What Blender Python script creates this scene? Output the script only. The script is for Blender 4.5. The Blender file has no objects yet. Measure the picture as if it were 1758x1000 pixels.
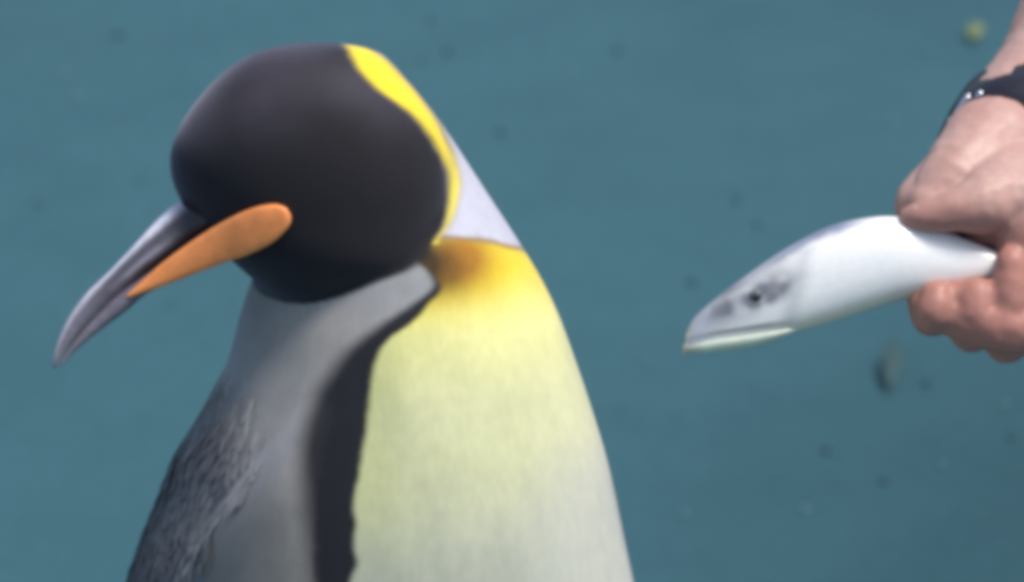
import bpy, bmesh, math, random
import numpy as np
from mathutils import Vector, Matrix, noise as mnoise
random.seed(7); np.random.seed(7)

# ------------------------------------------------------------------ camera
PITCH = math.radians(22.0)
DIST = 2.6                      # metres from the lens to the penguin's plane
S = 1.0 / 3770.0                # metres per photo pixel at that distance
CAM_H = 0.72 + DIST * math.sin(PITCH)
sc = bpy.context.scene
COL = sc.collection
cam_d = bpy.data.cameras.new('camera'); cam = bpy.data.objects.new('camera', cam_d); COL.objects.link(cam)
cam.location = (0, 0, CAM_H); cam.rotation_euler = (math.pi/2 - PITCH, 0, 0)
cam_d.sensor_width = 36; cam_d.lens = 36 * DIST / (1758 * S)
cam_d.clip_start = 0.05; cam_d.clip_end = 2000
cam_d.dof.use_dof = True; cam_d.dof.focus_distance = DIST - 0.05; cam_d.dof.aperture_fstop = 13
sc.camera = cam

# ------------------------------------------------------------------ sky, sun, exposure
SUN_EL, SUN_AZ = math.radians(66), math.radians(68)      # azimuth: from the camera's side round to the right
to_sun = Vector((math.sin(SUN_AZ)*math.cos(SUN_EL), -math.cos(SUN_AZ)*math.cos(SUN_EL), math.sin(SUN_EL)))
w = bpy.data.worlds.new('World'); sc.world = w; w.use_nodes = True
nt = w.node_tree; bg = nt.nodes['Background']
sky = nt.nodes.new('ShaderNodeTexSky'); sky.sky_type = 'NISHITA'; sky.sun_disc = False
sky.sun_elevation = SUN_EL; sky.sun_rotation = math.atan2(to_sun.x, to_sun.y)
sky.air_density = 1.0; sky.dust_density = 2.5; sky.ozone_density = 1.0
nt.links.new(sky.outputs[0], bg.inputs[0]); bg.inputs[1].default_value = 0.15
sl = bpy.data.lights.new('sun', 'SUN'); sun = bpy.data.objects.new('sun', sl); COL.objects.link(sun)
sl.energy = 3.4; sl.angle = math.radians(14); sl.color = (1.0, 0.95, 0.88)
sun.rotation_euler = (-to_sun).to_track_quat('-Z', 'Y').to_euler()
sun.location = (3, -2, 5)
sc.view_settings.view_transform = 'Standard'; sc.view_settings.look = 'None'
sc.view_settings.exposure = 0.0; sc.view_settings.gamma = 1.0
sc.render.engine = 'CYCLES'
sc.cycles.use_denoising = True
sc.cycles.pixel_filter_type = 'BLACKMAN_HARRIS'; sc.cycles.filter_width = 5.8   # soft video optics
sc.cycles.max_bounces = 6

# ------------------------------------------------------------------ photo-plane helpers
RT = np.array((1.0, 0, 0)); UP = np.array((0, math.sin(PITCH), math.cos(PITCH))); FW = np.array((0, math.cos(PITCH), -math.sin(PITCH)))
CEN = np.array((0, 0, CAM_H)) + DIST * FW
def W(x, y, d):
    """local plane coordinates (photo pixels at DIST; d pixels towards the camera) -> metres"""
    x = np.asarray(x, float); y = np.asarray(y, float); d = np.asarray(d, float)
    return CEN + ((x-879)*S)[..., None]*RT + ((500-y)*S)[..., None]*UP - (d*S)[..., None]*FW
def PX(x, y, d):
    """a photo pixel at depth d -> metres"""
    k = 1 - np.asarray(d, float)*S/DIST
    return W(879+(np.asarray(x, float)-879)*k, 500+(np.asarray(y, float)-500)*k, d)
def ground_at(x, y, z=0.0):
    v = FW + ((x-879)*S/DIST)*RT + ((500-y)*S/DIST)*UP
    return np.array((0, 0, CAM_H)) + v * ((z-CAM_H)/v[2])
def local(co):
    r = np.asarray(co) - CEN
    return r@RT/S+879, 500-r@UP/S, -(r@FW)/S
def project(co):
    x, y, d = local(co); k = 1-d*S/DIST
    return 879+(x-879)/k, 500+(y-500)/k, d
def sstep(a, b, x):
    t = np.clip((x-a)/(b-a), 0, 1); return t*t*(3-2*t)
def interp(tab, y):
    a = smooth_tab(tab, 600) if len(tab) > 3 else np.array(tab, float); return np.interp(y, a[:, 0], a[:, 1])
def smooth_tab(tab, n=400):
    """cubic (Catmull-Rom style) resampling of a row table"""
    a = np.array(tab, float); ys = np.linspace(a[0, 0], a[-1, 0], n); out = [ys]
    for c in range(1, a.shape[1]):
        m = np.gradient(a[:, c], a[:, 0]); i = np.clip(np.searchsorted(a[:, 0], ys)-1, 0, len(a)-2)
        h = a[i+1, 0]-a[i, 0]; t = (ys-a[i, 0])/h
        out.append((2*t**3-3*t**2+1)*a[i, c]+(t**3-2*t**2+t)*h*m[i]+(-2*t**3+3*t**2)*a[i+1, c]+(t**3-t**2)*h*m[i+1])
    return np.stack(out, 1)

class MB:
    """collects shapes as one mesh"""
    def __init__(s): s.v = []; s.f = []; s.n = 0
    def add(s, v, f):
        v = np.asarray(v, float).reshape(-1, 3); s.v.append(v)
        s.f += [tuple(i+s.n for i in q) for q in f]; s.n += len(v)
    def rings(s, R, cap=True):
        R = np.asarray(R, float); m, n = R.shape[:2]
        f = [(i*n+j, i*n+(j+1) % n, (i+1)*n+(j+1) % n, (i+1)*n+j) for i in range(m-1) for j in range(n)]
        if cap: f += [tuple(range(n))[::-1], tuple((m-1)*n+j for j in range(n))]
        s.add(R, f)
    def tube(s, P, r, n=20, flat=None, sub=4):
        """smooth tapered tube with round ends; flat: optional (axis vector, ratio) squash"""
        P = np.asarray(P, float); r = np.asarray(r, float)
        t0 = np.arange(len(P)); T = np.linspace(0, len(P)-1, (len(P)-1)*sub+1)
        tab = smooth_tab(np.column_stack([t0, P, r]), len(T)); C = tab[:, 1:4]; rr = tab[:, 4]
        tg = np.gradient(C, axis=0); tg /= np.linalg.norm(tg, axis=1)[:, None]
        # round caps
        pre = [(C[0]-tg[0]*rr[0]*math.cos(a), rr[0]*math.sin(a), tg[0]) for a in (0.12, 0.5, 0.95, 1.3)]
        post = [(C[-1]+tg[-1]*rr[-1]*math.cos(a), rr[-1]*math.sin(a), tg[-1]) for a in (1.3, 0.95, 0.5, 0.12)]
        seq = pre + [(C[i], rr[i], tg[i]) for i in range(len(C))] + post
        ref = np.array((0.31, 0.83, 0.47)); 
        if flat is not None: ref = np.asarray(flat[0], float)
        out = []
        ang = np.linspace(0, 2*np.pi, n, endpoint=False)
        for c, q, t in seq:
            e1 = ref - t*(ref@t); e1 /= np.linalg.norm(e1); e2 = np.cross(t, e1)
            k = 1 if flat is None else flat[1]
            out.append(c + q*k*np.cos(ang)[:, None]*e1 + q*np.sin(ang)[:, None]*e2)
        s.rings(out)
    def ball(s, c, r, n=14, R=None):
        c = np.asarray(c, float); r = np.broadcast_to(np.asarray(r, float), (3,)); out = []
        for a in np.linspace(0.06, np.pi-0.06, n):
            ang = np.linspace(0, 2*np.pi, n*2, endpoint=False)
            p = np.stack([np.sin(a)*np.cos(ang), np.sin(a)*np.sin(ang), np.full_like(ang, np.cos(a))], 1)*r
            out.append(c + (p if R is None else p@np.asarray(R).T))
        s.rings(out)
    def mesh(s, name):
        me = bpy.data.meshes.new(name); me.from_pydata([tuple(v) for v in np.concatenate(s.v)], [], s.f); me.update()
        bm = bmesh.new(); bm.from_mesh(me); bmesh.ops.recalc_face_normals(bm, faces=bm.faces); bm.to_mesh(me); bm.free()
        return me

def remesh(me, voxel, smooth=6, name=None):
    o = bpy.data.objects.new('tmp', me); COL.objects.link(o)
    m = o.modifiers.new('r', 'REMESH'); m.mode = 'VOXEL'; m.voxel_size = voxel; m.adaptivity = 0
    if smooth:
        q = o.modifiers.new('s', 'SMOOTH'); q.factor = 0.5; q.iterations = smooth
    dg = bpy.context.evaluated_depsgraph_get(); out = bpy.data.meshes.new_from_object(o.evaluated_get(dg))
    bpy.data.objects.remove(o)
    out.name = name or me.name
    return out
def coords(me):
    a = np.empty(len(me.vertices)*3, np.float32); me.vertices.foreach_get('co', a); return a.reshape(-1, 3).astype(float)
def set_coords(me, a):
    me.vertices.foreach_set('co', np.asarray(a, np.float32).ravel()); me.update()
def set_col(me, rgb, name='Col'):
    at = me.attributes.new(name, 'FLOAT_COLOR', 'POINT')
    at.data.foreach_set('color', np.column_stack([rgb, np.ones(len(rgb))]).astype(np.float32).ravel())
def set_val(me, v, name):
    at = me.attributes.new(name, 'FLOAT', 'POINT'); at.data.foreach_set('value', np.asarray(v, np.float32))
def obj(name, me, mat, parent=None, smooth=True, label=None):
    if isinstance(me, MB): me = me.mesh(name)
    me.name = name
    if parent is not None: set_coords(me, coords(me) - np.array(world_loc(parent)))
    o = bpy.data.objects.new(name, me); COL.objects.link(o)
    if parent is not None: o.parent = parent
    me.materials.clear(); me.materials.append(mat)
    if smooth: me.polygons.foreach_set('use_smooth', [True]*len(me.polygons))
    if label: o['label'] = label
    return o
def world_loc(o):
    l = Vector(o.location)
    while o.parent is not None: o = o.parent; l = l + o.location
    return l
def thing(name, label, cat, loc, group=None):
    o = bpy.data.objects.new(name, None); COL.objects.link(o); o.location = loc; o.empty_display_size = 0.05
    tag(o, label, cat, group); return o
def tag(o, label, cat, group=None):
    o['label'] = label; o['category'] = cat
    if group: o['group'] = group
    return o
def vnoise(co, scale, seed=0.0):
    return np.array([mnoise.noise(Vector((c[0]*scale+seed, c[1]*scale-seed, c[2]*scale+2*seed))) for c in co])

# ------------------------------------------------------------------ materials
def mat(name):
    m = bpy.data.materials.new(name); m.use_nodes = True
    n = m.node_tree.nodes; return m, n, m.node_tree.links, n['Principled BSDF']
def N(n, t, **k):
    x = n.new(t)
    for a, b in k.items(): setattr(x, a, b)
    return x
def noise_tex(n, l, scale, detail=4, rough=0.55, vec=None):
    t = N(n, 'ShaderNodeTexNoise'); t.inputs['Scale'].default_value = scale; t.inputs['Detail'].default_value = detail
    t.inputs['Roughness'].default_value = rough
    if vec is not None: l.new(vec, t.inputs['Vector'])
    return t
def ramp(n, l, fac, stops):
    r = N(n, 'ShaderNodeValToRGB'); e = r.color_ramp.elements
    while len(e) < len(stops): e.new(0.5)
    for q, (p, c) in zip(e, stops): q.position = p; q.color = (*c, 1) if len(c) == 3 else c
    l.new(fac, r.inputs[0]); return r
def mixc(n, l, fac, a, b, mode='MIX'):
    m = N(n, 'ShaderNodeMix', data_type='RGBA', blend_type=mode)
    for s, v in ((0, fac), (6, a), (7, b)):
        if hasattr(v, 'links'): l.new(v, m.inputs[s])
        elif s == 0: m.inputs[0].default_value = v
        else: m.inputs[s].default_value = (*v, 1)
    return m.outputs[2]
def bump(n, l, p, h, strength, dist):
    b = N(n, 'ShaderNodeBump'); b.inputs['Strength'].default_value = strength; b.inputs['Distance'].default_value = dist
    l.new(h, b.inputs['Height']); l.new(b.outputs[0], p.inputs['Normal']); return b


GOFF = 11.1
def painted_ground():
    m, n, l, p = mat('blue_painted_concrete')
    tc = N(n, 'ShaderNodeTexCoord').outputs['Object']
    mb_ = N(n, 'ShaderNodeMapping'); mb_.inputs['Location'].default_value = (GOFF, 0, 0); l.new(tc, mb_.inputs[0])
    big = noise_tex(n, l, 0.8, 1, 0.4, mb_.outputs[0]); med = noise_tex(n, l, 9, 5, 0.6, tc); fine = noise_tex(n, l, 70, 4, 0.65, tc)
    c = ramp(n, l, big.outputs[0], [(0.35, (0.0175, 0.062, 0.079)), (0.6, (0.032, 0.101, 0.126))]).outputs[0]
    r2 = ramp(n, l, med.outputs[0], [(0.30, (0.88, 0.92, 0.93)), (0.5, (1, 1, 1)), (0.72, (1.07, 1.05, 1.04))])
    c = mixc(n, l, 1.0, c, r2.outputs[0], 'MULTIPLY')
    r3 = ramp(n, l, fine.outputs[0], [(0.30, (0.82, 0.84, 0.84)), (0.48, (1, 1, 1)), (0.70, (1.12, 1.10, 1.08))])
    c = mixc(n, l, 0.7, c, r3.outputs[0], 'MULTIPLY')
    vo = N(n, 'ShaderNodeTexVoronoi'); vo.inputs['Scale'].default_value = 26; l.new(tc, vo.inputs['Vector'])
    spk = ramp(n, l, vo.outputs['Distance'], [(0.035, (1, 1, 1)), (0.13, (0, 0, 0))])
    pick = ramp(n, l, vo.outputs['Color'], [(0.62, (0, 0, 0)), (0.66, (1, 1, 1))])
    f = N(n, 'ShaderNodeMath', operation='MULTIPLY'); l.new(spk.outputs[0], f.inputs[0]); l.new(pick.outputs[0], f.inputs[1])
    f2 = N(n, 'ShaderNodeMath', operation='MULTIPLY'); l.new(f.outputs[0], f2.inputs[0]); f2.inputs[1].default_value = 0.22
    c = mixc(n, l, f2.outputs[0], c, (0.035, 0.07, 0.08))
    l.new(c, p.inputs['Base Color']); p.inputs['Roughness'].default_value = 0.65
    p.inputs['Specular IOR Level'].default_value = 0.3
    bump(n, l, p, fine.outputs[0], 0.25, 0.004)
    return m
def plumage():
    m, n, l, p = mat('penguin_plumage')
    a = N(n, 'ShaderNodeAttribute', attribute_name='Col'); tc = N(n, 'ShaderNodeTexCoord').outputs['Object']
    mp = N(n, 'ShaderNodeMapping'); mp.inputs['Scale'].default_value = (1, 1, 0.22); l.new(tc, mp.inputs[0])
    n1 = noise_tex(n, l, 420, 4, 0.6, mp.outputs[0]); n2 = noise_tex(n, l, 55, 4, 0.6, mp.outputs[0])
    r = ramp(n, l, n1.outputs[0], [(0.3, (0.80, 0.80, 0.80)), (0.7, (1.14, 1.14, 1.14))])
    c = mixc(n, l, 0.3, a.outputs['Color'], r.outputs[0], 'MULTIPLY')
    r2 = ramp(n, l, n2.outputs[0], [(0.3, (0.86, 0.87, 0.86)), (0.7, (1.08, 1.08, 1.09))])
    c = mixc(n, l, 0.4, c, r2.outputs[0], 'MULTIPLY')
    l.new(c, p.inputs['Base Color']); p.inputs['Roughness'].default_value = 0.72
    p.inputs['Specular IOR Level'].default_value = 0.22
    p.inputs['Sheen Weight'].default_value = 0.32; p.inputs['Sheen Roughness'].default_value = 0.45
    p.inputs['Sheen Tint'].default_value = (0.78, 0.78, 1, 1)
    bump(n, l, p, n1.outputs[0], 0.12, 0.0006)
    return m
def simple(name, col, rough=0.5, metal=0.0, spec=0.5, var=0.15, scale=120, bmp=0.0, sss=None, coat=0.0):
    m, n, l, p = mat(name)
    tc = N(n, 'ShaderNodeTexCoord').outputs['Object']; t = noise_tex(n, l, scale, 4, 0.6, tc)
    r = ramp(n, l, t.outputs[0], [(0.3, tuple(max(0, c*(1-var)) for c in col)), (0.7, tuple(c*(1+var) for c in col))])
    l.new(r.outputs[0], p.inputs['Base Color']); p.inputs['Roughness'].default_value = rough
    p.inputs['Metallic'].default_value = metal; p.inputs['Specular IOR Level'].default_value = spec
    p.inputs['Coat Weight'].default_value = coat; p.inputs['Coat Roughness'].default_value = 0.15
    if bmp: bump(n, l, p, t.outputs[0], bmp, 0.001)
    if sss: p.inputs['Subsurface Weight'].default_value = sss[0]; p.inputs['Subsurface Radius'].default_value = sss[1]; p.inputs['Subsurface Scale'].default_value = 0.01
    return m
def attr_mat(name, rough, metal=0.0, spec=0.5, scale=150, bmp=0.2, stretch=(1, 1, 1), amt=0.5, coat=0.0, sss=None):
    m, n, l, p = mat(name)
    a = N(n, 'ShaderNodeAttribute', attribute_name='Col'); tc = N(n, 'ShaderNodeTexCoord').outputs['Object']
    mp = N(n, 'ShaderNodeMapping'); mp.inputs['Scale'].default_value = stretch; l.new(tc, mp.inputs[0])
    t = noise_tex(n, l, scale, 4, 0.6, mp.outputs[0])
    r = ramp(n, l, t.outputs[0], [(0.3, (0.78, 0.78, 0.78)), (0.7, (1.15, 1.15, 1.15))])
    l.new(mixc(n, l, amt, a.outputs['Color'], r.outputs[0], 'MULTIPLY'), p.inputs['Base Color'])
    p.inputs['Roughness'].default_value = rough; p.inputs['Metallic'].default_value = metal
    p.inputs['Specular IOR Level'].default_value = spec; p.inputs['Coat Weight'].default_value = coat
    p.inputs['Coat Roughness'].default_value = 0.2
    if sss: p.inputs['Subsurface Weight'].default_value = sss[0]; p.inputs['Subsurface Radius'].default_value = sss[1]; p.inputs['Subsurface Scale'].default_value = 0.008
    bump(n, l, p, t.outputs[0], bmp, 0.0008)
    return m

# ------------------------------------------------------------------ ground
gm = bpy.data.meshes.new('ground')
gm.from_pydata([(-300, -300, 0), (300, -300, 0), (300, 300, 0), (-300, 300, 0)], [], [(0, 1, 2, 3)])
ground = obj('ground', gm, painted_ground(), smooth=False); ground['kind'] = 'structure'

# ================================================================== penguin
M_PLUM = plumage()
TILT = math.tan(PITCH)
def axis_d(y): return -(y-430)*TILT*np.where(np.asarray(y) > 430, 1.0, 0.35)
# y, x left, x right, half depth      (body and neck, in profile facing right)
TORSO = [(112, 570, 668, 60), (135, 540, 696, 105), (170, 530, 726, 128), (215, 525, 760, 142), (260, 520, 790, 152), (340, 490, 842, 172),
         (425, 455, 897, 205), (480, 432, 930, 232), (550, 408, 962, 262), (620, 388, 987, 290), (690, 357, 1012, 315), (760, 318, 1036, 337),
         (840, 282, 1056, 358), (920, 248, 1073, 375), (1000, 220, 1087, 390), (1150, 178, 1108, 412), (1350, 140, 1130, 435), (1650, 120, 1150, 445),
         (1950, 130, 1135, 430), (2200, 190, 1070, 380), (2380, 290, 970, 290), (2470, 400, 860, 170)]
HEAD = [(74, 515, 575, 30), (79, 482, 610, 62), (88, 447, 645, 92), (104, 413, 668, 120), (130, 378, 692, 146), (170, 341, 724, 170), (220, 308, 757, 185),
        (270, 292, 776, 190), (335, 305, 783, 186), (385, 338, 776, 176), (430, 376, 766, 166), (452, 402, 757, 158), (468, 420, 742, 148), (482, 436, 716, 138), (496, 450, 686, 126), (510, 466, 650, 112), (524, 486, 612, 88), (536, 508, 572, 54), (543, 526, 548, 22)]
HEAD_D = 85
def dc_t(y): return axis_d(y) - 15
def loft(mb, tab, dc, n=72, rows=160, power=2.0):
    T = smooth_tab(tab, rows); ang = np.linspace(0, 2*np.pi, n, endpoint=False); out = []
    for y, xl, xr, hd in T:
        d0 = float(dc(y)); k = 1-d0*S/DIST
        cx, hx = (xl+xr)/2, (xr-xl)/2
        ca, sa = np.cos(ang), np.sin(ang)
        ca = np.sign(ca)*np.abs(ca)**(2/power); sa = np.sign(sa)*np.abs(sa)**(2/power)
        x = 879+(cx+hx*ca-879)*k; yy = 500+(y-500)*k
        out.append(W(x, np.full_like(x, yy), d0+hd*sa))
    mb.rings(out)
T_T = smooth_tab(TORSO, 500); T_H = smooth_tab(HEAD, 300)
def torso_surface_d(x, y):
    """front surface depth of the torso at photo pixel (x, y)"""
    xl, xr, hd = (np.interp(y, T_T[:, 0], T_T[:, c]) for c in (1, 2, 3))
    nu = np.clip((x-(xl+xr)/2)/((xr-xl)/2), -0.985, 0.985)
    return dc_t(y) + hd*np.sqrt(1-nu**2)
# flipper: y, x rear edge, x front edge, half thickness, lift over the body
FLIP = [(640, 545, 600, 10, -26), (700, 500, 580, 26, -16), (760, 462, 556, 36, -4), (820, 420, 540, 40, 4), (880, 374, 533, 40, 12), (940, 350, 532, 38, 18), (1000, 338, 533, 36, 22),
        (1150, 318, 535, 32, 26), (1350, 305, 530, 28, 30), (1550, 312, 515, 24, 40), (1750, 335, 490, 20, 60), (1880, 365, 460, 14, 80), (1930, 395, 430, 8, 90)]
body = MB()
loft(body, TORSO, dc_t)
loft(body, HEAD, lambda y: HEAD_D - (y-300)*0.10, power=2.1)
ang = np.linspace(0, 2*np.pi, 32, endpoint=False)
for side in (1, -1):
    out = []
    for y, xa, xb, th, lift in smooth_tab(FLIP, 90):
        x = (xa+xb)/2 + (xb-xa)/2*np.cos(ang)
        dB = torso_surface_d(x, np.full_like(x, y)); d0 = dc_t(y)
        d = d0 + side*((dB-d0) + lift + th*np.sin(ang))
        k = 1-dB*S/DIST
        out.append(W(879+(x-879)*k, 500+(y-500)*k, d))
    body.rings(out)
# forehead feathers running down on to the bill, and the tail
body.tube(PX([412, 364, 340], [318, 346, 361], [130, 128, 126]), [70*S, 50*S, 33*S])
body.tube(W([330, 180, 60], [2280, 2420, 2560], [dc_t(2280), dc_t(2420), dc_t(2560)]), [0.045, 0.030, 0.012], flat=(FW, 1.7))
bme = remesh(body.mesh('body'), 0.0016, 14, 'body')
co = coords(bme); nrm = np.empty(len(co)*3, np.float32); bme.vertices.foreach_get('normal', nrm)
lump = (0.0016*vnoise(co, 16, 21.0) + 0.0007*vnoise(co*np.array((1, 1, 0.45)), 55, 5.0))*sstep(470, 600, local(co)[1])
set_coords(bme, co + nrm.reshape(-1, 3)*lump[:, None]); co = coords(bme)
xo, yo, d = local(co)
dcv = dc_t(yo); k = 1-(dcv+np.abs(d-dcv))*S/DIST
x = 879+(xo-879)/k; y = 500+(yo-500)/k
# --- plumage colours with some painted light and shade (the pattern is mirrored on the far side)
xl, xr, hd = (np.interp(y, T_H[:, 0], T_H[:, c]) for c in (1, 2, 3))
hx = np.maximum((xr-xl)/2, 20)
fh = ((x-(xl+xr)/2)/hx)**2 + ((d-(HEAD_D-(y-300)*0.10))/np.maximum(hd, 20))**2
nz = vnoise(co, 160) ; nz2 = vnoise(co, 40, 3.0); nz3 = vnoise(co, 14, 9.0)
x_in = interp([(60, 578), (78, 588), (100, 602), (120, 613), (140, 630), (160, 653), (180, 682), (200, 707), (220, 724), (240, 739), (260, 750), (280, 760), (300, 766), (320, 768), (345, 768), (370, 765), (390, 760), (405, 750), (440, 735)], y)
x_out = interp([(60, 590), (72, 606), (82, 630), (100, 660), (120, 681), (140, 700), (160, 718), (180, 733), (200, 747), (220, 758), (240, 767), (260, 777), (280, 784), (300, 789), (320, 790), (340, 788), (360, 783), (380, 776), (395, 767), (410, 752)], y)
headm = 1-sstep(1.10, 1.34, fh + 0.02*nz)
headm = np.where(y < 330, np.maximum(headm, 1-sstep(0, 1, (x-x_in)/8.)), headm) * (y < 562) 
headm *= 1-sstep(-6, 8, x-x_in + 3*nz)
def C(*c): return np.array(c, float)
def mixv(a, b, f): return a + (b-a)*f[:, None]
back = np.tile(C(0.37, 0.35, 0.33), (len(co), 1))
dark_back = 1-sstep(-35, 55, x - interp([(560, 350), (640, 395), (700, 420), (800, 400), (900, 345), (1000, 325), (2000, 300)], y) + 10*nz2)
back = mixv(back, C(0.150, 0.146, 0.160), dark_back*sstep(600, 720, y))
back = mixv(back, C(0.36, 0.365, 0.37), sstep(520, 690, x)*(1-sstep(500, 590, y)))
back = mixv(back, C(0.30, 0.30, 0.315), np.exp(-(((x-500+0.85*(y-760))/38)**2))*sstep(640, 720, y)*(1-sstep(840, 910, y))*0.8)
back = mixv(back, C(0.26, 0.258, 0.255), np.clip(0.5+0.9*nz2, 0, 1)*0.35)
back = mixv(back, C(0.135, 0.14, 0.135), sstep(790, 930, y+0.35*(x-430))*(1-dark_back)*0.8)
# breast: orange at the throat, yellow, then cream and white
gold = C(0.46, 0.205, 0.022); yel = C(0.86, 0.68, 0.04); pale = C(0.86, 0.82, 0.33); cream = C(0.72, 0.72, 0.41); white = C(0.55, 0.56, 0.43)
ys = y + 14*nz2 + 0.16*(x-800)
br = np.tile(yel, (len(co), 1))
br = mixv(br, pale, sstep(460, 590, ys)); br = mixv(br, cream, sstep(540, 720, ys)); br = mixv(br, white, sstep(740, 1010, ys + 30*nz3))
br = mixv(br, C(0.62, 0.64, 0.26), (1-sstep(15, 110, x-interp([(500, 755), (560, 700), (620, 645), (820, 615), (1000, 606)], y)))*0.45*sstep(520, 600, y)*(1-sstep(800, 1000, y)))
og = np.exp(-(((x-790)/62)**2 + ((y-445)/52)**2))
br = mixv(br, gold, np.clip(1.25*og, 0, 1))
br = mixv(br, C(0.62, 0.62, 0.53), sstep(860, 1040, x+0.25*(y-800))*sstep(640, 860, y)*0.8)
br = mixv(br, C(0.20, 0.095, 0.014), np.clip(1.3*np.exp(-(((x-765)/40)**2+((y-462)/40)**2)), 0, 1)*0.85)  # throat browned: the head's shadow on the gold, put into the colour
br = mixv(br, C(0.045, 0.028, 0.012), np.clip(1.4*np.exp(-(((x-728)/34)**2+((y-455)/46)**2)), 0, 1)*0.95)
x_br = interp([(400, 715), (450, 715), (470, 738), (490, 757), (525, 735), (560, 700), (585, 666), (620, 646), (680, 636), (760, 626), (820, 616), (870, 608), (900, 612), (940, 606), (960, 613), (1000, 605), (1300, 590), (1900, 560), (2400, 520)], y) + 2.5*nz + 6*nz2*sstep(700, 900, y)
x_bd = interp([(470, 735), (490, 742), (525, 704), (560, 648), (600, 597), (640, 567), (690, 537), (740, 521), (800, 516), (900, 521), (1000, 531), (1300, 545), (1900, 520)], y) + 6*nz2
wid = interp([(500, 10), (560, 22), (640, 26), (1000, 26)], y)
skin = mixv(back, C(0.017, 0.018, 0.023), sstep(-1, 1, (x-x_bd)/wid))
skin = mixv(skin, br, sstep(-7, 7, x-x_br))
# pale neck above the gold
y_top = interp([(700, 402), (770, 408), (830, 413), (900, 429), (960, 440)], x) + 2*nz
lav = C(0.54, 0.54, 0.63)
edge = np.exp(-((y-y_top)/5.0)**2)*(x > 740)
skin = mixv(skin, lav*np.ones((len(co), 3)), (1-sstep(-6, 6, y-y_top+3*nz))*(x > 640))
skin = mixv(skin, C(0.22, 0.13, 0.03), edge*0.75)
ear = mixv(np.tile(C(0.88, 0.68, 0.03), (len(co), 1)), C(0.86, 0.74, 0.14), sstep(250, 390, y))
earm = sstep(-6, 5, x-x_in+2*nz)*(1-sstep(-7, 6, x-x_out+2*nz))*(y < 420)
skin = mixv(skin, ear, earm)
rim = np.exp(-((x-x_in-2)/8.0)**2)*(y < 405) + 0.8*np.exp(-((x-x_out)/6.0)**2)*(y < 400)
skin = mixv(skin, C(0.25, 0.20, 0.04), np.clip(rim, 0, 1)*(0.85-0.45*sstep(230, 300, y)))
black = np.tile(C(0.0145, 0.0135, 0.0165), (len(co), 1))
black = mixv(black, C(0.058, 0.052, 0.070), np.clip(0.6+nz2, 0, 1)*0.7*(1-sstep(130, 290, y+0.1*(x-540))))  # lavender sky sheen on the crown, painted as a lighter plum
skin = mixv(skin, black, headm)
skin = mixv(skin, C(0.34, 0.34, 0.38), np.exp(-(((x-340+0.35*(y-710))/13)**2+((y-712)/26)**2))*0.8)
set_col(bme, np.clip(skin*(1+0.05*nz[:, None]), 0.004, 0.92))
base = W(640, 2480, dc_t(2480)); base[2] = 0
penguin = thing('king_penguin', 'king penguin with black head turned back and yellow breast, standing on blue floor', 'penguin', tuple(base))
nrm = np.empty(len(co)*3, np.float32); bme.vertices.foreach_get('normal', nrm); nrm = nrm.reshape(-1, 3)
CO_W, NRM, XB, YB, DARKB = co.copy(), nrm.astype(float), x, y, dark_back
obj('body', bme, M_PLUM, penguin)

# --- feathers standing out of the back and flank (uncountable: one part)
sel = np.where((YB > 615) & (YB < 1150) & (XB < 505-0.12*np.abs(YB-640)) & (DARKB > 0.02) & (NRM@-FW > -0.35))[0]
sel = sel[np.random.rand(len(sel)) < 0.12+0.88*DARKB[sel]]; sel = np.random.choice(sel, min(2000, len(sel)), replace=False)
fv, ff, fc = [], [], []
for i in sel:
    c, nn = CO_W[i], NRM[i]
    dn = -UP*0.9 - RT*0.42 + np.random.normal(0, 0.16, 3); dn -= nn*(dn@nn); dn /= np.linalg.norm(dn); sd = np.cross(dn, nn)
    L = random.uniform(0.010, 0.020); wd = random.uniform(0.0008, 0.0017); lift = random.uniform(0.0002, 0.0007)
    b0 = len(fv); shade = random.choice((0.68, 0.85, 1.0, 1.0, 1.18)); 
    for t, ww, h in ((0, 0.5, -0.0006), (0.45, 1.0, 0.5*lift), (0.8, 0.8, lift), (1.0, 0.12, lift*1.1)):
        for s in (-1, 1): fv.append(c + dn*L*t + sd*wd*ww*s + nn*h); fc.append(skin[i]*shade*(1+0.25*t))
    for q in range(3): ff.append((b0+2*q, b0+2*q+1, b0+2*q+3, b0+2*q+2))
fme = bpy.data.meshes.new('back_feathers'); fme.from_pydata([tuple(v) for v in fv], [], ff); set_col(fme, np.array(fc))
fo = obj('back_feathers', fme, attr_mat('back_feather', 0.6, 0, 0.35, 300, 0.1), penguin); fo['kind'] = 'stuff'

# --- bill
M_BILL = attr_mat('bill_horn', 0.34, 0, 0.6, 500, 0.12, (0.3, 1, 1), 0.35)
def ribbon(mb, rows, n=28, rowsn=60, keel=1.0, vertical=False):
    """rows: x, y centre, half height (in the image), half depth, d; sections lie across the run of the rows"""
    a = np.array(rows, float); t = np.arange(len(a)); T = smooth_tab(np.column_stack([t, a]), rowsn)[:, 1:]
    tg = np.gradient(T[:, :2], axis=0); tg /= np.linalg.norm(tg, axis=1)[:, None]
    an = np.linspace(0, 2*np.pi, n, endpoint=False); out = []
    for (cx, cy, hh, hw, dd), (tx, ty) in zip(T, tg):
        px, py = -ty, tx
        if vertical: px, py = 0.0, -1.0
        if py > 0: px, py = -px, -py          # pointing up in the picture
        ca = np.cos(an); sa = np.sin(an)
        out.append(PX(cx+px*hh*ca, cy+py*hh*ca, dd+hw*np.sign(sa)*np.abs(sa)**keel))
    mb.rings(out)
ub = MB()
ribbon(ub, [(400, 335, 46, 62, 105), (352, 372, 50, 50, 112), (300, 400, 38, 38, 119), (250, 439, 27, 31, 125), (205, 480, 22, 23, 131), (160, 522, 21, 18, 136), (127, 561, 16, 13, 139), (105, 598, 9.5, 8, 141), (93, 632, 4, 4, 142)])
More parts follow.
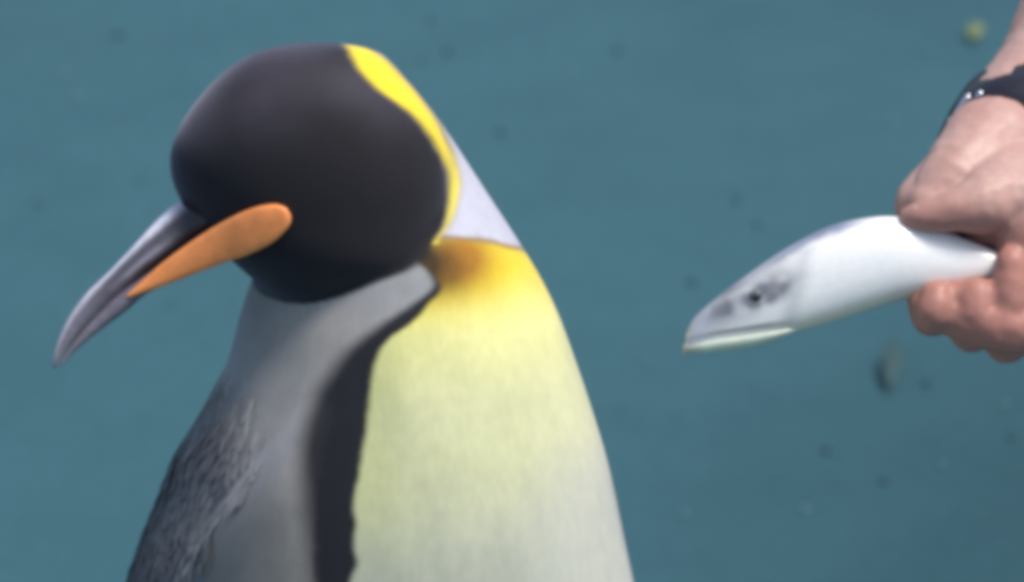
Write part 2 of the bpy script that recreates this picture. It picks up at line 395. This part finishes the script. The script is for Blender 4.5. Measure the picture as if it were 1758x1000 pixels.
ume = remesh(ub.mesh('upper_mandible'), 0.0008, 4); c = coords(ume); ux, uy, ud = project(c)
cul = np.interp(ux, [90, 104, 126, 160, 205, 250, 300, 352], [632, 597, 560, 520, 475, 436, 398, 372])
uh = np.interp(ux, [90, 104, 126, 160, 205, 250, 300, 352, 400], [4, 12, 19, 24, 27, 31, 38, 44, 46])
t = (uy-cul)*0.75/uh
hc = mixv(np.tile(C(0.095, 0.085, 0.108), (len(c), 1)), C(0.80, 0.80, 0.90), 1-sstep(-0.78, -0.30, t))  # sky highlight along the culmen painted near white
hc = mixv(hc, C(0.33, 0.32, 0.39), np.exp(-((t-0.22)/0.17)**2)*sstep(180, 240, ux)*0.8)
hc = mixv(hc, C(0.025, 0.018, 0.025), np.exp(-((t-0.62)/0.16)**2)*sstep(205, 250, ux)*0.9)
hc = mixv(hc, C(0.24, 0.225, 0.27), (1-sstep(120, 200, ux))*0.6)
hc = mixv(hc, C(0.02, 0.02, 0.025), sstep(258, 334, ux + 22*np.clip(t, -1, 1)))
set_col(ume, hc*(1+0.2*vnoise(c, 250)[:, None])); obj('upper_mandible', ume, M_BILL, penguin, label='grey upper bill with hooked tip and a painted highlight along the ridge')
lb = MB()
ribbon(lb, [(470, 386, 28, 140, 95), (420, 404, 31, 112, 100), (360, 431, 28, 82, 108), (300, 461, 21, 52, 117), (248, 490, 15, 32, 125), (208, 520, 17, 22, 131), (172, 551, 13.5, 14, 135), (142, 580, 9.5, 9, 138), (118, 608, 5.5, 5, 140), (105, 628, 3, 3, 141)])
lme = remesh(lb.mesh('lower_mandible'), 0.0008, 3); c = coords(lme)
set_col(lme, np.tile(C(0.17, 0.155, 0.19), (len(c), 1))*(1+0.3*vnoise(c, 220)[:, None])); low = obj('lower_mandible', lme, M_BILL, penguin)
M_OR = simple('orange_mandible_plate', (0.96, 0.32, 0.095), 0.45, 0, 0.5, 0.12, 160, 0.08, (0.12, (1, 0.4, 0.2)))
for side in (1, -1):
    pb = MB(); rows = []
    for X, Y, H, DD in [(496, 364, 9, 254), (484, 371, 23, 252), (454, 386, 34, 240), (415, 404, 36, 220), (375, 422, 32, 196), (330, 445, 26, 176), (285, 470, 19, 160), (250, 491, 11, 150), (216, 511, 2, 144)]:
        cd = 140 + (118-140)*(X-222)/270
        rows.append((X, Y, H, 10, DD+4 if side > 0 else 2*cd-DD-4))
    ribbon(pb, rows, keel=0.6); obj('mandible_plate', remesh(pb.mesh('mandible_plate'), 0.0008, 3), M_OR, penguin, label='smooth orange plate along the lower bill')
# --- eyes
M_EYE = simple('dark_eye', (0.012, 0.008, 0.006), 0.25, 0, 0.4, 0.1)
for side in (1, -1):
    ex, ey = 462, 268
    fr = math.sqrt(max(0, 1-((ex-534)/242)**2)); e = MB()
    e.ball(W(879+(ex-879)*(1-250*S/DIST), 500+(ey-500)*(1-250*S/DIST), HEAD_D + side*(190*fr-8)), 12*S)
    obj('eye', e, M_EYE, penguin)
# --- feet
M_FOOT = simple('black_webbed_foot', (0.02, 0.019, 0.02), 0.6, 0, 0.4, 0.2, 90, 0.3)
for s in (-1, 1):
    f = MB(); b = np.array((base[0]+0.01, base[1]+s*0.055, 0))
    f.tube([b+(0, 0, 0.10), b+(0, 0, 0.06), b+(0.01, 0, 0.025)], [0.028, 0.022, 0.018])
    for a in (-0.42, 0, 0.42):
        v = np.array((math.cos(a), math.sin(a), 0))
        f.tube([b+(0.0, 0, 0.02), b+v*0.06+(0, 0, 0.018), b+v*0.115+(0, 0, 0.008)], [0.018, 0.013, 0.005])
        f.tube([b+v*0.112+(0, 0, 0.008), b+v*0.13+(0, 0, 0.005)], [0.004, 0.002])
    f.add([b+(0, 0, 0.012), b+(0.1*math.cos(.42), 0.1*math.sin(.42), 0.007), b+(0.095, 0, 0.007), b+(0.1*math.cos(.42), -0.1*math.sin(.42), 0.007),
           b+(0, 0, 0.006), b+(0.1*math.cos(.42), 0.1*math.sin(.42), 0.003), b+(0.095, 0, 0.003), b+(0.1*math.cos(.42), -0.1*math.sin(.42), 0.003)],
          [(0, 1, 2), (0, 2, 3), (4, 6, 5), (4, 7, 6), (1, 0, 4, 5), (2, 1, 5, 6), (3, 2, 6, 7), (0, 3, 7, 4)])
    obj('foot', f, M_FOOT, penguin)

# ================================================================== fish
FD = 0
fish = thing('fish', 'silver fish held out by its tail end in a person\'s hand', 'fish', tuple(PX(1450, 470, FD)))
M_FISH = attr_mat('fish_skin', 0.30, 0.0, 0.7, 500, 0.06, (0.3, 1, 1), 0.12, coat=0.5)
# x, y centre, half height, half depth
FT = [(1176, 574, 603, 7), (1192, 545, 605, 15), (1230, 511, 601, 22), (1262, 487, 597, 28), (1310, 452, 588, 34), (1360, 420, 573, 39), (1420, 390, 556, 43), (1480, 375, 537, 45), (1540, 372, 518, 44), (1600, 386, 505, 37), (1660, 411, 492, 28), (1715, 432, 478, 18), (1770, 448, 474, 12), (1810, 455, 474, 8)]
FR = [(a, (b+e)/2, (e-b)/2, h) for a, b, e, h in FT]
fb = MB(); ribbon(fb, [(a, b, h, w_, FD) for a, b, h, w_ in FR], 36, 110, vertical=True)
fme = remesh(fb.mesh('fish_body'), 0.0009, 4, 'body'); c = coords(fme); fx, fy, fd = project(c)
fr = np.array(FR); cyy = np.interp(fx, fr[:, 0], fr[:, 1]); hh = np.interp(fx, fr[:, 0], fr[:, 2]); t = (cyy-fy)/hh
fn1, fn2 = vnoise(c, 130), vnoise(c, 400)
fcol = mixv(np.tile(C(0.89, 0.89, 0.87), (len(c), 1)), C(0.20, 0.23, 0.34), sstep(0.72, 0.93, t + 0.06*fn1)*(1-sstep(1430, 1520, fx)))
fcol = mixv(fcol, C(0.74, 0.70, 0.55), 1-sstep(-0.95, -0.5, t))  # shaded underside of the belly painted a warm tone
fcol = mixv(fcol, C(0.42, 0.45, 0.50), (1-sstep(1270, 1365, fx+0.5*(fy-510)))*(1-sstep(545, 560, fy+0.25*(fx-1290)))*0.75)
def blob(X, Y, a, b): return np.exp(-((((fx-X)*0.93-(fy-Y)*0.36)/a)**2 + (((fy-Y)*0.93+(fx-X)*0.36)/b)**2))
hm = np.clip(1.15*blob(1262, 524, 84, 17) + 0.9*blob(1306, 508, 30, 18) + 0.7*blob(1254, 498, 26, 8) + 0.55*blob(1340, 488, 34, 28), 0, 1)*np.clip(0.95+0.8*vnoise(c, 170, 8.0)+0.5*fn1, 0.3, 1.1)
fcol = mixv(fcol, C(0.085, 0.095, 0.115), np.clip(hm, 0, 1)*0.85)
fcol = mixv(fcol, C(0.55, 0.58, 0.58), np.clip(blob(1283, 496, 15, 7), 0, 1)*0.8)
ym = np.interp(fx, [1170, 1230, 1330, 1385], [587, 574, 559, 553])
fcol = mixv(fcol, C(0.10, 0.12, 0.13), np.exp(-((fy-ym+2)/4.5)**2)*(1-sstep(1300, 1385, fx))*0.85)
fcol = mixv(fcol, C(0.34, 0.38, 0.46), (1-sstep(1185, 1260, fx))*0.7)
fcol = mixv(fcol, C(0.30, 0.34, 0.38), np.exp(-((fx-1372+0.25*(fy-480))/14)**2)*(np.abs(t) < 0.75)*0.35)
set_col(fme, np.clip(fcol*(1+0.04*fn2[:, None]), 0, 0.9)); obj('body', fme, M_FISH, fish)
jb = MB(); ribbon(jb, [(a, (b+e)/2, (e-b)/2, h, FD+1) for a, b, e, h in [(1172, 590, 608, 7), (1190, 584, 608, 12.5), (1225, 576, 605, 18.5), (1270, 568, 600, 22.5), (1310, 563, 592, 23.5), (1345, 560, 580, 21), (1372, 557, 569, 13)]], vertical=True)
jme = remesh(jb.mesh('lower_jaw'), 0.0008, 3); c = coords(jme); jx, jy, jd = project(c)
jc = mixv(np.tile(C(0.60, 0.68, 0.55), (len(c), 1)), C(0.33, 0.36, 0.30), 1-sstep(1175, 1215, jx))
set_col(jme, jc*(1+0.1*vnoise(c, 250)[:, None])); obj('lower_jaw', jme, M_FISH, fish, label='pale greenish lower jaw')
M_FEYE = simple('fish_eye_silver', (0.11, 0.12, 0.14), 0.5, 0.0, 0.6, 0.15); M_PUP = simple('fish_pupil', (0.02, 0.022, 0.03), 0.45, 0, 0.6, 0.05)
for s in (1, -1):
    ey = MB(); ey.ball(PX(1298, 510, FD+s*29), (12*S, 6*S, 12*S)); eo = obj('eye', ey, M_FEYE, fish)
    pu = MB(); pu.ball(PX(1299, 511, FD+s*32), (8*S, 5*S, 8*S)); 
    po = obj('pupil', pu, M_PUP, fish); po.parent = eo
    gl = MB(); P = [(1352, 440), (1372, 462), (1382, 490), (1376, 520), (1362, 545)]
    gl.tube(np.array([PX(a, b, FD+s*(36-abs(i-2)*7)) for i, (a, b) in enumerate(P)]), [2*S, 3*S, 3*S, 3*S, 2*S])
    obj('gill_cover_edge', gl, simple('gill_edge', (0.66, 0.68, 0.71), 0.3, 0.1, 0.6, 0.2), fish)
M_FIN = simple('fish_fin', (0.66, 0.67, 0.66), 0.4, 0.0, 0.5, 0.2, 200)
tf = MB()
for sgn in (-1, 1): ribbon(tf, [(1800, 463, 14, 5, FD), (1850, 463+sgn*18, 16, 4, FD), (1905, 463+sgn*48, 14, 3, FD), (1940, 463+sgn*62, 3, 2, FD)])
obj('tail_fin', tf, M_FIN, fish)

# ================================================================== person (arm and hand reach into the picture)
def chain(mb, pts, flat=None):
    a = np.array(pts, float); mb.tube(PX(a[:, 0], a[:, 1], a[:, 2]), a[:, 3]*S, 22, flat)
hand = MB()
HD = 0
# forearm and wrist
chain(hand, [(2080, -330, -1000, 165), (1985, -180, -760, 158), (1890, -20, -540, 130), (1815, 120, -360, 108), (1752, 210, -255, 106)])
# palm: metacarpals of the four fingers fan out to the knuckle row behind the fish
KN = {'index': (1578, 350, -62, 44), 'middle': (1668, 322, -78, 44), 'ring': (1735, 330, -80, 42), 'little': (1795, 350, -74, 38)}
for kx, ky, kd, kr in KN.values():
    chain(hand, [(1752+(kx-1752)*0.1, 225, -235, 58), ((1752+kx)/2-6, (215+ky)/2-10, (-240+kd)/2+6, 56), (kx, ky, kd, kr)])
# fingers go down behind the fish, under it, and press up against its near side
def finger(x, k, y2, y3, tip, r):
    kx, ky, kd, kr = k
    chain(hand, [(kx, ky, kd, kr), (kx+(x-kx)*0.5-4, ky+110, kd-10, r*1.08), (x, y2, kd+4, r*1.05), (x+4, y3, kd+62, r), (x+10, (y3+tip)/2+6, 36, r*0.95), (x+12, tip, 36, r*0.78)])
finger(1596, KN['index'], 520, 544, 508, 36)
finger(1664, KN['middle'], 540, 568, 506, 39)
finger(1726, KN['ring'], 552, 586, 452, 40)
finger(1796, KN['little'], 545, 575, 450, 36)
# thumb along the top of the fish
chain(hand, [(1775, 290, -150, 66), (1745, 312, -70, 68), (1702, 345, 8, 62), (1645, 360, 32, 40), (1592, 370, 28, 29), (1562, 374, 18, 20)])
chain(hand, [(1705, 255, -145, 92), (1645, 305, -66, 68), (1596, 352, -34, 44)])
hand.ball(PX(1768, 400, -10), (66*S, 66*S, 80*S))
chain(hand, [(1596, 524, 4, 38), (1662, 546, 22, 44), (1740, 562, 28, 48), (1800, 560, 20, 42)])
chain(hand, [(1752, 345, -5, 60), (1705, 388, -22, 36), (1676, 402, -40, 26)])
chain(hand, [(1602, 512, 22, 26), (1667, 512, 26, 31), (1736, 516, 34, 36)])
hme = remesh(hand.mesh('hand'), 0.0011, 14, 'arm')
c = coords(hme); hn = np.empty(len(c)*3, np.float32); hme.vertices.foreach_get('normal', hn)
set_coords(hme, c + hn.reshape(-1, 3)*(0.0006*vnoise(c, 75, 2.0) + 0.00035*vnoise(c, 190, 6.0))[:, None]); c = coords(hme); qx, qy, qd = project(c)
n1, n2 = vnoise(c, 45), vnoise(c, 180, 4.0)
sk = np.tile(C(0.52, 0.335, 0.29), (len(c), 1))
sk = mixv(sk, C(0.46, 0.225, 0.185), np.clip(0.45+0.9*n1, 0, 1)*0.5)
sk = mixv(sk, C(0.40, 0.155, 0.115), sstep(300, 430, qy)*0.75)  # lower hand and fingers painted darker, as shade under hand and fish
set_col(hme, np.clip(sk*(1+0.06*n2[:, None]), 0, 0.9))
M_SKIN = attr_mat('skin', 0.48, 0, 0.45, 350, 0.2, (1, 1, 1), 0.3, sss=(0.15, (1.0, 0.35, 0.2)))
pbase = PX(2300, 1000, -1300); pbase[2] = 0
person = thing('person', 'person reaching in with a bare forearm and hand gripping a silver fish', 'person', tuple(pbase))
obj('arm', hme, M_SKIN, person)
nl = MB(); nl.ball(PX(1582, 358, 36), (16*S, 13*S, 8*S)); obj('thumb_nail', nl, simple('nail', (0.62, 0.40, 0.34), 0.3, 0, 0.5, 0.08), person)

# the rest of the person, bent forward beside the penguin
el = PX(2080, -330, -1000)
sh = el + (0.09, 0.10, 0.27); nk = sh + (0.17, 0.05, 0.03); sh2 = nk + (0.17, 0.05, -0.03); hip = nk + (0.10, 0.36, -0.32); hip[2] = max(hip[2], 0.80)
fig = MB(); fig.tube([el, el*0.5+sh*0.5, sh], [0.044, 0.046, 0.052]); fig.tube([sh, nk, sh2], [0.055, 0.06, 0.055])
fig.tube([nk, nk+(-0.03, -0.04, 0.10)], [0.056, 0.054])
fig.ball(nk+(-0.05, -0.07, 0.20), (0.076, 0.096, 0.115)); fig.ball(nk+(-0.085, -0.15, 0.19), (0.014, 0.022, 0.018))
el2 = sh2+(0.08, -0.02, -0.28); wr2 = el2+(-0.06, -0.2, -0.10); fig.tube([sh2, el2, wr2], [0.05, 0.042, 0.030]); fig.ball(wr2+(-0.02, -0.07, -0.03), (0.03, 0.06, 0.022))
obj('body', remesh(fig.mesh('person_body'), 0.006, 4), simple('skin_body', (0.56, 0.34, 0.29), 0.5, 0, 0.4, 0.1, 60), person)
fig = MB(); fig.tube([nk+(0, 0, -0.03), nk*0.5+hip*0.5, hip], [0.145, 0.16, 0.15], flat=(RT, 1.15)); fig.tube([sh+(0.06, 0.01, 0), sh+(-0.03, -0.03, -0.1)], [0.075, 0.070]); fig.tube([sh2+(-0.06, 0, 0), sh2+(0.03, 0, -0.1)], [0.075, 0.070])
obj('shirt', remesh(fig.mesh('shirt'), 0.006, 5), simple('shirt_cloth', (0.05, 0.07, 0.13), 0.85, 0, 0.3, 0.2, 80, 0.3), person)
fig = MB()
for sgn in (-1, 1):
    kn = hip+(sgn*0.11, -0.10, 0); kn[2] = 0.45; ft = hip+(sgn*0.11, 0.04, 0); ft[2] = 0.09
    fig.tube([hip+(sgn*0.07, 0, 0), kn, ft], [0.125, 0.08, 0.06])
    bo = MB(); bo.tube([ft+(0, 0, 0.12), ft+(0, 0, -0.03), ft+(0, -0.02, -0.045)], [0.062, 0.055, 0.045]); bo.tube([ft+(0, 0.03, -0.045), ft+(0, -0.16, -0.05)], [0.045, 0.038]); obj('boot', bo, simple('rubber_boot', (0.02, 0.022, 0.02), 0.5, 0, 0.4, 0.2), person)
obj('trousers', remesh(fig.mesh('trousers'), 0.006, 4), simple('trouser_cloth', (0.045, 0.05, 0.06), 0.85, 0, 0.3, 0.2, 80, 0.3), person)
ha = MB(); ha.ball(nk+(-0.04, -0.05, 0.225), (0.083, 0.100, 0.105)); obj('hair', ha, simple('hair', (0.05, 0.03, 0.02), 0.6, 0, 0.4, 0.3, 120, 0.4), person)

# bracelet round the wrist
br_c = PX(1768, 262, -266); ax = PX(1890, -20, -540)-PX(1772, 205, -255); ax /= np.linalg.norm(ax)
e1 = RT - ax*(RT@ax); e1 /= np.linalg.norm(e1); e2 = np.cross(ax, e1)
bracelet = thing('bracelet', 'dark wrist strap with small silver links on the person\'s wrist', 'bracelet', tuple(br_c))
an = np.linspace(0, 2*np.pi, 64, endpoint=False)
def ring_band(rad, half, thick, off=0.0):
    m = MB(); prof = [(-half, -thick), (-half*0.9, thick), (0, thick*1.25), (half*0.9, thick), (half, -thick)]
    R_ = []
    for a in an:
        r0 = np.cos(a)*e1+np.sin(a)*e2
        R_.append([br_c + ax*(off+q*S) + r0*(rad+h)*S for q, h in prof])
    R_ = np.array(R_); mm, nn = R_.shape[:2]
    m.add(R_, [(i*nn+j, ((i+1) % mm)*nn+j, ((i+1) % mm)*nn+(j+1) % nn, i*nn+(j+1) % nn) for i in range(mm) for j in range(nn)])
    return m
M_STRAP = simple('dark_strap', (0.020, 0.019, 0.030), 0.38, 0, 0.5, 0.2, 200, 0.15); M_SIL = simple('silver_link', (0.62, 0.66, 0.70), 0.25, 0.9, 0.5, 0.1)
obj('strap', ring_band(148, 60, 9), M_STRAP, bracelet)
for (a, b, cx, cy) in [(1661, 168, 1636, 210), (1683, 162, 1664, 208)]:
    m = MB(); m.tube(np.array([PX(a, b, -185), PX((a+cx)/2-3, (b+cy)/2, -188), PX(cx, cy, -192)]), [7*S, 5*S, 7*S]); lo = obj('link_bar', m, M_SIL, bracelet)
    m = MB(); m.ball(PX(cx, cy, -190), 11*S); q = obj('bead', m, M_SIL, bracelet)

# ================================================================== litter on the floor
def crumb(name, px, py, wpx, hpx, material, seed, flat=0.35, rz=0.0):
    g = ground_at(px, py); sc_ = np.linalg.norm(g-np.array((0, 0, CAM_H)))/DIST*S
    bm = bmesh.new(); bmesh.ops.create_icosphere(bm, subdivisions=2, radius=1)
    rx, ry = 0.8*wpx*sc_/2, 0.8*hpx*sc_/2/math.sin(PITCH)
    rzh = max(0.0015, min(rx, ry)*flat)
    for v in bm.verts:
        k = 1+0.35*mnoise.noise(v.co*1.7+Vector((seed, 0, 0)))
        v.co = Vector((v.co.x*rx*k, v.co.y*ry*k, v.co.z*rzh*k+rzh*0.7))
    me = bpy.data.meshes.new(name); bm.to_mesh(me); bm.free()
    o = obj(name, me, material); o.location = tuple(g); o.rotation_euler.z = rz; return o
M_DK = simple('dark_grit', (0.023, 0.060, 0.074), 0.8, 0, 0.3, 0.3, 200); M_LT = simple('pale_chip', (0.078, 0.155, 0.18), 0.7, 0, 0.3, 0.25, 200)
dark = [(65, 352, 15, 12), (1060, 88, 16, 12), (740, 36, 16, 12), (770, 91, 18, 12), (725, 106, 14, 9), (860, 228, 17, 15), (1265, 346, 16, 11), (1300, 386, 15, 10), (1188, 486, 22, 12),
        (1418, 774, 18, 12), (1518, 828, 18, 12), (290, 527, 9, 9), (205, 62, 34, 6), (240, 312, 10, 10), (1590, 660, 16, 11), (1738, 752, 18, 12), ]
for i, q in enumerate(dark): tag(crumb('grit_pebble', *q, M_DK, i*3.1, 0.3), 'small dark speck of grit lying on the blue floor', 'pebble', 'dark grit on the blue floor')
light = [(107, 130, 17, 13), (131, 168, 15, 13), (979, 133, 14, 11), (1531, 213, 16, 12), (1490, 204, 14, 10), (1595, 88, 18, 9), (1113, 628, 14, 10), (1175, 886, 16, 11), (1381, 878, 20, 11), (1617, 799, 18, 10), (1725, 697, 17, 10), (40, 92, 10, 8)]
for i, q in enumerate(light): tag(crumb('pale_chip', *q, M_LT, 50+i*2.3, 0.3), 'small pale chip lying on the blue floor', 'chip', 'pale chips on the blue floor')
def leaf(name, px, py, L, Wd, ang, col, label):
    g = ground_at(px, py, 0.003); k = np.linalg.norm(g-np.array((0, 0, CAM_H)))/DIST*S
    v, f = [], []
    for i in range(9):
        t = i/8; ww = math.sin(math.pi*min(1, t*0.97+0.03))**0.8*Wd*k/2
        for s in (-1, 0, 1): v.append((s*ww, (t-0.5)*L*k, 0.003+0.004*abs(s)*math.sin(t*3)+0.003*t))
    for i in range(8):
        for j in range(2): f.append((i*3+j, i*3+j+1, i*3+j+4, i*3+j+3))
    me = bpy.data.meshes.new(name); me.from_pydata(v, [], f); o = obj(name, me, simple(name+'_skin', col, 0.6, 0, 0.4, 0.25, 150))
    so = o.modifiers.new('t', 'SOLIDIFY'); so.thickness = 0.0008
    o.location = tuple(g); o.rotation_euler.z = ang; tag(o, label, 'leaf'); return o
leaf('fallen_leaf', 1675, 62, 60, 26, -0.25, (0.17, 0.21, 0.08), 'small yellow green leaf lying on blue floor beside the bare forearm')
leaf('fallen_leaf', 1531, 632, 190, 34, -0.12, (0.035, 0.075, 0.075), 'long dark leaf lying on the blue floor below the hand')
